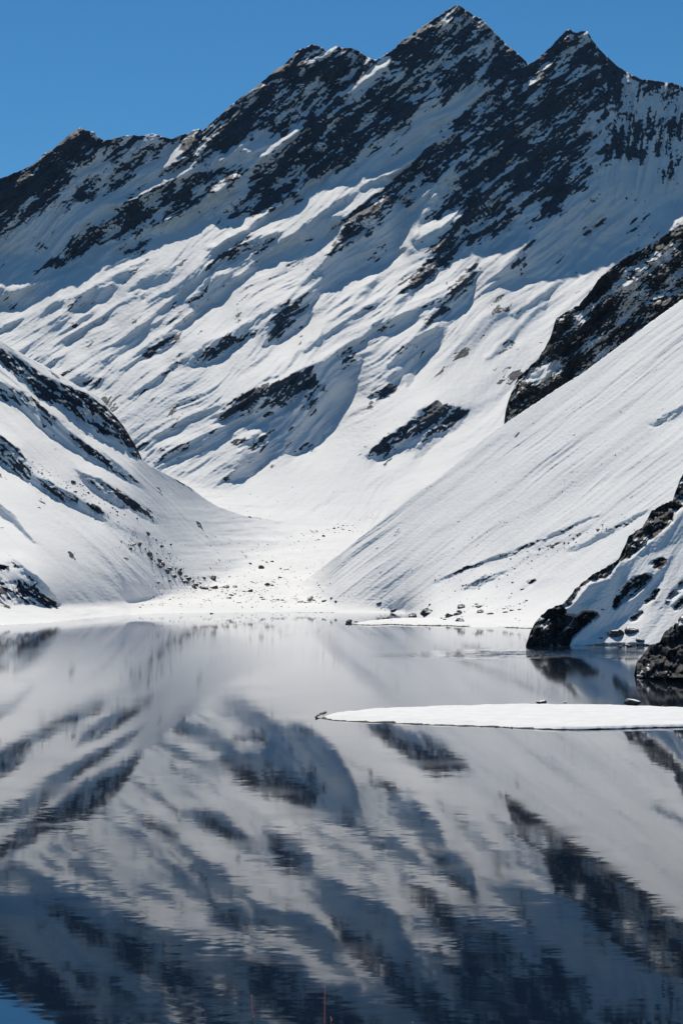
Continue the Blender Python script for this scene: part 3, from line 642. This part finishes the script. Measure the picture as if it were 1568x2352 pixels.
# ------------------------------------------------------------------ stones
def stone_material():
    m, N, Lk, bs = new_mat('stone')
    tc = N.new('ShaderNodeTexCoord').outputs['Object']
    ge = N.new('ShaderNodeNewGeometry'); sx = N.new('ShaderNodeSeparateXYZ'); Lk.new(ge.outputs['Normal'], sx.inputs[0])
    n1 = noise_node(N, Lk, 3.0, 6, tc, .65)
    rc = ramp(N, Lk, n1.outputs['Fac'], [(.3, (.016, .018, .022)), (.7, (.075, .075, .078))])
    cap = math_node(N, Lk, 'ADD', sx.outputs['Z'], math_node(N, Lk, 'MULTIPLY', math_node(N, Lk, 'SUBTRACT', n1.outputs['Fac'], .5), .5))
    cr = ramp(N, Lk, cap, [(.90, (0, 0, 0)), (.94, (1, 1, 1))])
    mx = N.new('ShaderNodeMixRGB'); Lk.new(cr.outputs[0], mx.inputs[0]); Lk.new(rc.outputs[0], mx.inputs[1]); mx.inputs[2].default_value = (.82, .82, .82, 1)
    Lk.new(mx.outputs[0], bs.inputs['Base Color']); bs.inputs['Roughness'].default_value = .8
    bp = N.new('ShaderNodeBump'); bp.inputs['Strength'].default_value = .6; bp.inputs['Distance'].default_value = .08
    Lk.new(n1.outputs['Fac'], bp.inputs['Height']); Lk.new(bp.outputs[0], bs.inputs['Normal'])
    return m
M_STONE = stone_material()
def stone_shape(seed, sub, flat):
    """an angular block: a ball cut by random planes"""
    r = np.random.default_rng(seed)
    bm = bmesh.new(); bmesh.ops.create_icosphere(bm, subdivisions=sub, radius=1.0)
    d = np.array([v.co[:] for v in bm.verts]); f = np.array([[v.index for v in fc.verts] for fc in bm.faces]); bm.free()
    pn = r.normal(size=(11, 3)); pn /= np.linalg.norm(pn, axis=1, keepdims=True); ph = r.uniform(.55, .95, 11)
    rad = np.minimum((ph / np.maximum(d @ pn.T, .05)).min(1), 1.15)
    v = d * rad[:, None] * (1 + .05 * r.normal(size=(len(d), 1)))
    v *= np.array([1.0, r.uniform(.7, 1.0), flat])
    v /= (v[:, 0].max() - v[:, 0].min())          # one unit wide
    v[:, 2] -= v[:, 2].min() + .34 * (v[:, 2].max() - v[:, 2].min())   # sunk a fifth into the snow
    return v, f
def stone_mesh(seed, sub, flat):
    v, f = stone_shape(seed, sub, flat)
    o = mesh_obj('stone', v, f, M_STONE, smooth=False); me = o.data; bpy.data.objects.remove(o); return me
BIG = [stone_mesh(800 + k, 3, fl) for k, fl in enumerate((.75, .6, .9, .55, .7))]
SMALL = [stone_mesh(900 + k, 2, fl) for k, fl in enumerate((.6, .5, .75, .45, .65, .55))]
def ground(x, y):
    x = np.array([float(x)]); y = np.array([float(y)])
    q = sample(qA, x, y)[0]
    if y[0] > curve(B_CREST, x)[0] and x[0] < 760: q = min(q, sample(qBs, x, y)[0])
    if y[0] > curve(C_CREST, x)[0] and x[0] > 560: q = min(q, sample(qCs, x, y)[0])
    if x[0] > 1210 and y[0] > curve(E_TOP, x)[0]: q = min(q, sample(qE, x, y)[0])
    if x[0] > 1465 and y[0] > curve(E2_TOP, x)[0]: q = min(q, sample(qE2, x, y)[0])
    D = math.exp(q)
    if y[0] > YH + 20 and H * F / (y[0] - YH) < D: D = H * F / (y[0] - YH)
    return Vector(((x[0] - 784) / F * D, D, H + (YH - y[0]) / F * D)), D
def stone(x, y, w, label, group, name='stone', big=False, z=None, sy=1.0):
    P, D = ground(x, y)
    if z is not None:
        D = (H - z) * F / (y - YH); P = Vector(((x - 784) / F * D, D, z))
    o = bpy.data.objects.new(name, random.choice(BIG if big else SMALL)); sc.collection.objects.link(o)
    k = w * D / F; o.location = P - Vector((0, 0, (.07 if big and z is None else .12 if z is None else .02) * k))
    o.scale = (k, k, k * sy); o.rotation_euler = (0, 0, random.uniform(-.5, .5) + random.choice((0, math.pi)))
    return tag(o, label, 'boulder' if big else 'stone', group)
def z6(x, y): return 287 + x * .36616, 1176.9 + y * .36616
def z4(x, y): return 746.3 + x * .2929, 1366.4 + y * .2929
VF = 'boulders on the snowy valley floor'
for (x, y, w, lab) in [
  (850,352,42,'broad dark boulder alone in the snow right of the valley centre'), (495,417,30,'upright dark boulder left of a long flat one on the valley floor'), (552,424,56,'long flat dark boulder lying right of an upright one on the valley floor'),
  (635,473,40,'rounded dark boulder at the right end of the boulder row on the snow'), (690,471,32,'pale faced boulder just right of the boulder row, standing free in snow'), (893,458,40,'wide dark boulder at the foot of the right snow slope'),
  (655,540,32,'low flat boulder on open snow below the boulder row'), (500,480,62,'widest dark boulder at the left end of the boulder row'), (562,478,58,'jagged dark boulder in the middle of the boulder row'), (430,470,34,'dark boulder half buried left of the boulder row'),
  (228,320,48,'pale topped boulder at the foot of the left slope, high in the boulder trail'), (150,268,52,'large boulder with a sloping top, highest big one of the trail under the left slope'), (87,207,40,'dark boulder at the very top of the trail under the left slope'),
  (205,441,34,'lone dark boulder on the lower left slope beside the trail'), (275,430,42,'dark boulder in the trail just right of the lone one on the lower left slope'), (340,386,40,'dark boulder in the densest part of the trail under the left slope'), (240,335,30,'smaller boulder touching the pale topped one in the trail'),
  (94,597,18,'lone small stone on the snowy shore below the left slope'), (1246,560,34,'largest dark boulder of the stone scatter near the far shore'), (1132,568,32,'flat boulder left of the largest one in the shore scatter'), (1325,564,20,'small boulder at the right end of the shore scatter'),
  (786,325,20,'small square stone on open snow left of the broad lone boulder'), (802,440,26,'small pale stone left of the wide boulder at the right slope foot'), (920,310,24,'pointed dark stone above the broad lone boulder'), (1243,152,22,'dark stone on the hummock far up the valley'), (545,636,22,'small dark stone at the very edge of the far shore')]:
    stone(*z6(x, y), w * .36616 * .95, lab, VF, 'boulder', True)
PG = 'boulders by the snow peninsula'
for (x, y, w, lab) in [
  (803,152,104,'largest grey boulder standing in the snow behind the peninsula'), (684,173,62,'grey boulder left of the largest one behind the peninsula'), (470,194,58,'pointed dark boulder near the tip of the peninsula'), (522,218,36,'dark boulder at the water edge right of the pointed one'),
  (1055,212,66,'rounded boulder at the water edge of the peninsula root'), (1040,158,48,'dark boulder above the rounded one at the peninsula root'), (1068,102,62,'dark boulder at the left of the rock cluster above the peninsula'), (975,172,74,'low broad dark boulder in the snow left of the peninsula root'),
  (1210,92,56,'dark ragged boulder in the middle of the cluster above the peninsula'), (1216,140,52,'low boulder below the ragged one above the peninsula'), (1466,124,32,'upright small boulder at the right of the cluster above the peninsula'), (1416,137,42,'flat boulder left of the upright small one above the peninsula'),
  (1297,150,54,'long low boulder between the two ends of the cluster above the peninsula'), (540,127,52,'flat dark boulder on the snow behind the inlet'), (428,70,42,'low dark boulder on the slope foot above the inlet'), (822,80,22,'small stone just above the largest grey boulder'), (190,218,44,'dark boulder on the tip of the peninsula'), (245,212,28,'small dark boulder beside the one on the peninsula tip')]:
    stone(*z4(x, y), w * .2929 * 1.1, lab, PG, 'boulder', True)
SG = 'boulders lying on the snow spit'
stone(1245.5, 1614.8, 24, 'flat dark boulder at the back edge of the snow spit', SG, 'boulder', True, 1.0, .8)
stone(1298, 1614.6, 11, 'small low stone between two boulders on the back edge of the spit', SG, 'boulder', True, 1.0, .8)
stone(1448, 1616.5, 40, 'large dark boulder with snow stripes at the back edge of the spit', SG, 'boulder', True, .9, 1.05)
stone(1523, 1622.5, 7, 'tiny dark stone on the spit right of the large boulder', SG, 'stone', False, .95)
stone(1243, 1643, 3, 'tiny dark stone in the middle of the flat snow spit', SG, 'stone', False, 1.1)
HG = 'boulders at the foot of the headland'
for (x, y, w, sy, lab) in [(1003,1368,150,1.25,'big black boulder leaning out of the snow below the headland'), (1135,1345,120,1.0,'dark boulder right of the big black one, snow between them'), (1205,1425,75,1.0,'round dark boulder low on the snow near the headland shore'), (1035,1478,34,1.0,'small dark boulder at the water line of the headland'), (862,1400,46,.7,'low dark stone in the snow left of the round headland boulder'), (1100,1474,60,.7,'low dark rock at the headland water line right of the small boulder'), (880,1157,40,.8,'dark stone stuck in the shaded snow of the headland')]:
    px, py = z5([(x, y)])[0]
    stone(px, py, w * .26765, lab, HG, 'boulder', True, None, sy)

def scatter(n, fn, label, group, lo, hi):
    for i in range(n):
        x, y = fn(); w = 1.5 * lo + (1.5 * hi - lo) * random.random() ** 2.0
        stone(x, y, w, label, group)
def along(pts, spread, spready=None):
    p = [Vector(q) for q in pts]
    def f():
        t = random.random() * (len(p) - 1); k = int(t); q = p[k].lerp(p[k + 1], t - k)
        return q.x + random.gauss(0, spread), q.y + random.gauss(0, spready or spread * .5)
    return f
def box(x0, y0, x1, y1): return lambda: (random.uniform(x0, x1), random.uniform(y0, y1))
scatter(62, along([z6(0,185), z6(100,230), z6(200,300), z6(300,370), z6(400,430), z6(520,480)], 12), 'small dark stone in the trail along the foot of the left slope', 'small stones of the trail under the left slope', 2.5, 10)
scatter(34, along([(150,1100), (230,1150), (290,1180), (350,1230), (390,1265)], 12), 'small dark stone poking through the snow of the left slope', 'small stones on the left slope', 2.5, 8)
scatter(50, along([z6(560,500), z6(760,500), z6(880,512), z6(940,430), z6(1050,290)], 11, 7), 'small dark stone scattered in the hollow of the valley floor', 'small stones in the valley hollow', 2, 8)
scatter(34, along([z6(820,552), z6(1000,548), z6(1180,555), z6(1320,548)], 10, 3), 'small dark stone in the scatter close to the far shore', 'small stones near the far shore', 2, 6)
scatter(26, box(*z6(250,500), *z6(1000,600)), 'tiny dark stone on the flat snow behind the far shore', 'tiny stones on the flat shore snow', 1.8, 4)
scatter(24, along([z6(1150,170), z6(1300,120), z6(1420,100), z6(1450,60)], 12, 5), 'tiny dark stone on the hummocks far up the valley', 'tiny stones far up the valley', 1.8, 4)
scatter(34, along([z4(860,215), z4(960,190), z4(1100,100), z4(1220,110), z4(1420,110), z4(1560,60)], 9, 5), 'small dark stone in the rock scatter above the peninsula', 'small stones above the peninsula', 2, 7)
scatter(30, along([(1180,1305), (1240,1275), (1330,1235), (1420,1205)], 14, 7), 'small dark stone on the lower right snow slope', 'small stones on the right slope', 2, 6)
scatter(16, along([(1000,1360), (1100,1345), (1200,1345)], 22, 9), 'small dark stone at the foot of the right snow slope', 'small stones at the right slope foot', 2, 7)

# ------------------------------------------------------------------ shore gravel, and stones drawing the dark undercut line: too many to count, one object per shore
def gravel(name, pts, n, lo, hi, spread, zmax, seed):
    r = np.random.default_rng(seed); shapes = [stone_shape(700 + k, 1, .55) for k in range(5)]
    p = np.asarray(pts, float); V, Fc, base = [], [], 0
    xs = r.uniform(p[0, 0], p[-1, 0], n); xs = xs[fbm(xs / 40, xs * 0 + .5, 3, seed + 70) + .25 + .6 * r.normal(size=n) > 0]; ys = np.interp(xs, p[:, 0], p[:, 1])
    for x, y in zip(xs, ys):
        v, f = shapes[r.integers(5)]
        D = H * F / (y - YH) + r.exponential(spread)
        w = (lo + (hi - lo) * r.random() ** 2) * D / F
        a = r.uniform(0, 6.28); c, sn = math.cos(a), math.sin(a)
        q = v * w * np.array([1, 1, r.uniform(.7, 1.1)]); q = np.stack([q[:, 0] * c - q[:, 1] * sn, q[:, 0] * sn + q[:, 1] * c, q[:, 2]], 1)
        V.append(q + np.array([(x - 784) / F * D, D, r.uniform(min(-.05, zmax - .3), zmax)])); Fc.append(f + base); base += len(v)
    return tag(mesh_obj(name, np.concatenate(V), np.concatenate(Fc), M_STONE, smooth=False), kind='stuff')
gravel('spit_gravel', SPIT_F, 3200, .8, 4.6, 3.0, .12, 1)
gravel('spit_gravel', [(724,1648),(735,1642),(750,1637)], 90, 2, 5, 1.5, .2, 2)
gravel('peninsula_gravel', PEN_F, 420, 1.2, 3.6, 4, .3, 3)
gravel('shore_undercut_stones', [(660,1407.3),(760,1407),(900,1407.5),(930,1409)], 260, 1.0, 2.2, 3, .1, 4)  # dark stones added in place of the shaded undercut at the ice edge
gravel('shore_undercut_stones', [(300,1412.3),(400,1409.5),(520,1408.5),(660,1407.3)], 160, .8, 1.8, 3, .05, 5)
gravel('shore_undercut_stones', [(-60,1440),(0,1437.3),(120,1430.5),(200,1421.5),(230,1419)], 200, .8, 1.8, 2, .05, 6)
gravel('headland_gravel', [(1280,1485.3),(1400,1486),(1500,1486)], 130, 1.5, 4, 6, -.1, 7)

# ------------------------------------------------------------------ near bank with snow poles (only the pole tops reach into view)
def near_bank():
    xs = np.linspace(-45, 45, 91); ys = np.concatenate([np.linspace(-25, 46, 72), np.linspace(47, 120, 50)])
    X, Y = np.meshgrid(xs, ys)
    z = 38.3 - .012 * np.maximum(Y, 0) + .25 * fbm(X / 9, Y / 9, 3, 5)
    z = np.where(Y > 44, z - (Y - 44) * .62, z); z = np.maximum(z, -3)
    idx = np.arange(X.size).reshape(X.shape)
    f = np.stack([idx[:-1, :-1], idx[:-1, 1:], idx[1:, 1:], idx[1:, :-1]], -1).reshape(-1, 4)
    tag(mesh_obj('near_bank', np.stack([X, Y, z], -1).reshape(-1, 3), f, M_SPIT, {'rock': np.zeros(X.size)}), kind='structure')
near_bank()
def plain(name, col, rough=.5):
    m, N, Lk, bs = new_mat(name); bs.inputs['Roughness'].default_value = rough
    tc = N.new('ShaderNodeTexCoord').outputs['Object']; n = noise_node(N, Lk, 14, 3, tc)
    r = ramp(N, Lk, n.outputs['Fac'], [(.3, tuple(c * .7 for c in col)), (.7, col)]); Lk.new(r.outputs[0], bs.inputs['Base Color'])
    return m
M_RED = plain('weathered_red_paint', (.27, .045, .04)); M_BLACK = plain('black_plastic', (.012, .012, .014)); M_WHITE = plain('pale_cap', (.6, .55, .52))
def tube(name, parent, p0, p1, r0, r1, mat, seg=10):
    p0, p1 = Vector(p0), Vector(p1); d = (p1 - p0).normalized(); a = d.orthogonal().normalized(); b = d.cross(a)
    V = [p + (a * math.cos(t) + b * math.sin(t)) * r for p, r in ((p0, r0), (p1, r1)) for t in [2 * math.pi * k / seg for k in range(seg)]]
    me = bpy.data.meshes.new(name)
    me.from_pydata([v[:] for v in V], [], [(k, (k + 1) % seg, seg + (k + 1) % seg, seg + k) for k in range(seg)] + [tuple(range(seg))[::-1], tuple(range(seg, 2 * seg))])
    me.materials.append(mat); o = bpy.data.objects.new(name, me); sc.collection.objects.link(o); o.parent = parent; return o
def pole(top, foot, dist, label, band=None, black_below=None):
    """top and foot as bearings; foot stands on the bank"""
    w = lambda p: Vector(((p[0] - 784) / F * dist, dist, H + (YH - p[1]) / F * dist))
    T, B = w(top), w(foot); B.z = 37.6
    e = bpy.data.objects.new('snow_pole', None); sc.collection.objects.link(e); e.location = B
    tag(e, label, 'pole', 'red snow poles on the near bank')
    T = T - B; at = lambda y: T * ((H + (YH - y) / F * dist - B.z) / T.z)
    r = .0125; O = Vector((0, 0, 0))
    if black_below:
        k = at(black_below); tube('lower_shaft', e, O, k, r * 1.2, r * 1.2, M_BLACK); tube('upper_shaft', e, k, T, r, r * .8, M_RED)
    else:
        tube('shaft', e, O, T, r * 1.1, r * .8, M_RED)
    tube('cap', e, T, T + Vector((0, 0, .012)), r * .85, r * .7, M_WHITE)
    if band:
        k = at(band); tube('reflector', e, k + Vector((.012, -.004, -.022)), k + Vector((.012, -.004, .022)), r * 2.0, r * 2.0, M_RED)
pole((578.2, 2287.5), (590, 2480), 41, 'thin leaning red pole with a black lower half and red reflector', 2337, 2332)
pole((746, 2270), (742, 2480), 41, 'tallest thin red pole standing nearly upright before the water')
pole((759.5, 2338), (757, 2480), 41, 'short black pole with a red reflector right of the tallest pole', 2343.5, 2339)
pole((947.5, 2349.5), (946, 2480), 41, 'pole whose pale red tip just shows at the bottom edge')

# ------------------------------------------------------------------ thin blue mountain air
def haze():
    x0, x1, y0, y1, z0, z1 = -9000, 9000, -200, 11500, -60, 3200
    V = [(x, y, z) for x in (x0, x1) for y in (y0, y1) for z in (z0, z1)]
    Fc = [(0, 1, 3, 2), (4, 6, 7, 5), (0, 4, 5, 1), (2, 3, 7, 6), (0, 2, 6, 4), (1, 5, 7, 3)]
    me = bpy.data.meshes.new('haze'); me.from_pydata(V, [], Fc)
    m = bpy.data.materials.new('haze'); m.use_nodes = True; N = m.node_tree.nodes; N.remove(N['Principled BSDF'])
    v = N.new('ShaderNodeVolumePrincipled'); v.inputs['Color'].default_value = (.36, .62, 1.0, 1); v.inputs['Density'].default_value = 6e-6
    m.node_tree.links.new(v.outputs[0], N['Material Output'].inputs['Volume'])
    me.materials.append(m); o = bpy.data.objects.new('haze', me); sc.collection.objects.link(o); tag(o, kind='stuff')
haze()

# ------------------------------------------------------------------ countless pebbles of the scree, one object
def scree(name, spots, seed):
    shapes = [stone_shape(750 + k, 1, .5) for k in range(5)]; r = random.Random(seed); V, Fc, base = [], [], 0
    for n, fn, lo, hi in spots:
        for _ in range(n):
            x, y = fn()
            P, D = ground(x, y); v, f = shapes[r.randrange(5)]; w = (lo + (hi - lo) * r.random() ** 3) * D / F
            a = r.uniform(0, 6.28); c, sn = math.cos(a), math.sin(a); q = v * w
            V.append(np.stack([q[:, 0] * c - q[:, 1] * sn + P.x, q[:, 0] * sn + q[:, 1] * c + P.y, q[:, 2] + P.z - .05 * w], 1)); Fc.append(f + base); base += len(v)
    tag(mesh_obj(name, np.concatenate(V), np.concatenate(Fc), M_STONE, smooth=False), kind='stuff')
scree('scree_pebbles', [(430, box(*z6(100,400), *z6(1300,600)), 1.3, 5.5), (300, along([z6(0,170), z6(150,290), z6(300,390), z6(520,480), z6(900,505)], 16), 1.3, 4.5), (280, along([(60,1060), (190,1150), (330,1240), (420,1310)], 16), 1.4, 5),
 (200, box(*z6(520,150), *z6(1250,460)), 1.3, 5), (70, along([z6(1150,170), z6(1300,120), z6(1450,60), z6(1560,30)], 14, 6), 1.2, 3.5), (120, along([(784,1376), (984,1293), (1134,1213), (1234,1158), (1454,1018)], 5), 1.2, 3.6),
 (150, along([(1000,1350), (1130,1310), (1300,1250), (1440,1190)], 22, 12), 1.2, 4), (110, box(860, 1370, 1210, 1428), 1.3, 5), (60, along([(660,1345), (784,1262), (900,1180), (1040,1085), (1160,995)], 3), 1.0, 2.6), (80, box(400, 1120, 900, 1200), 1.0, 3),
 (70, box(1180, 900, 1560, 1180), 1.0, 3), (60, along([(230,1250), (330,1310), (430,1370)], 30), 1.0, 3)], 3)
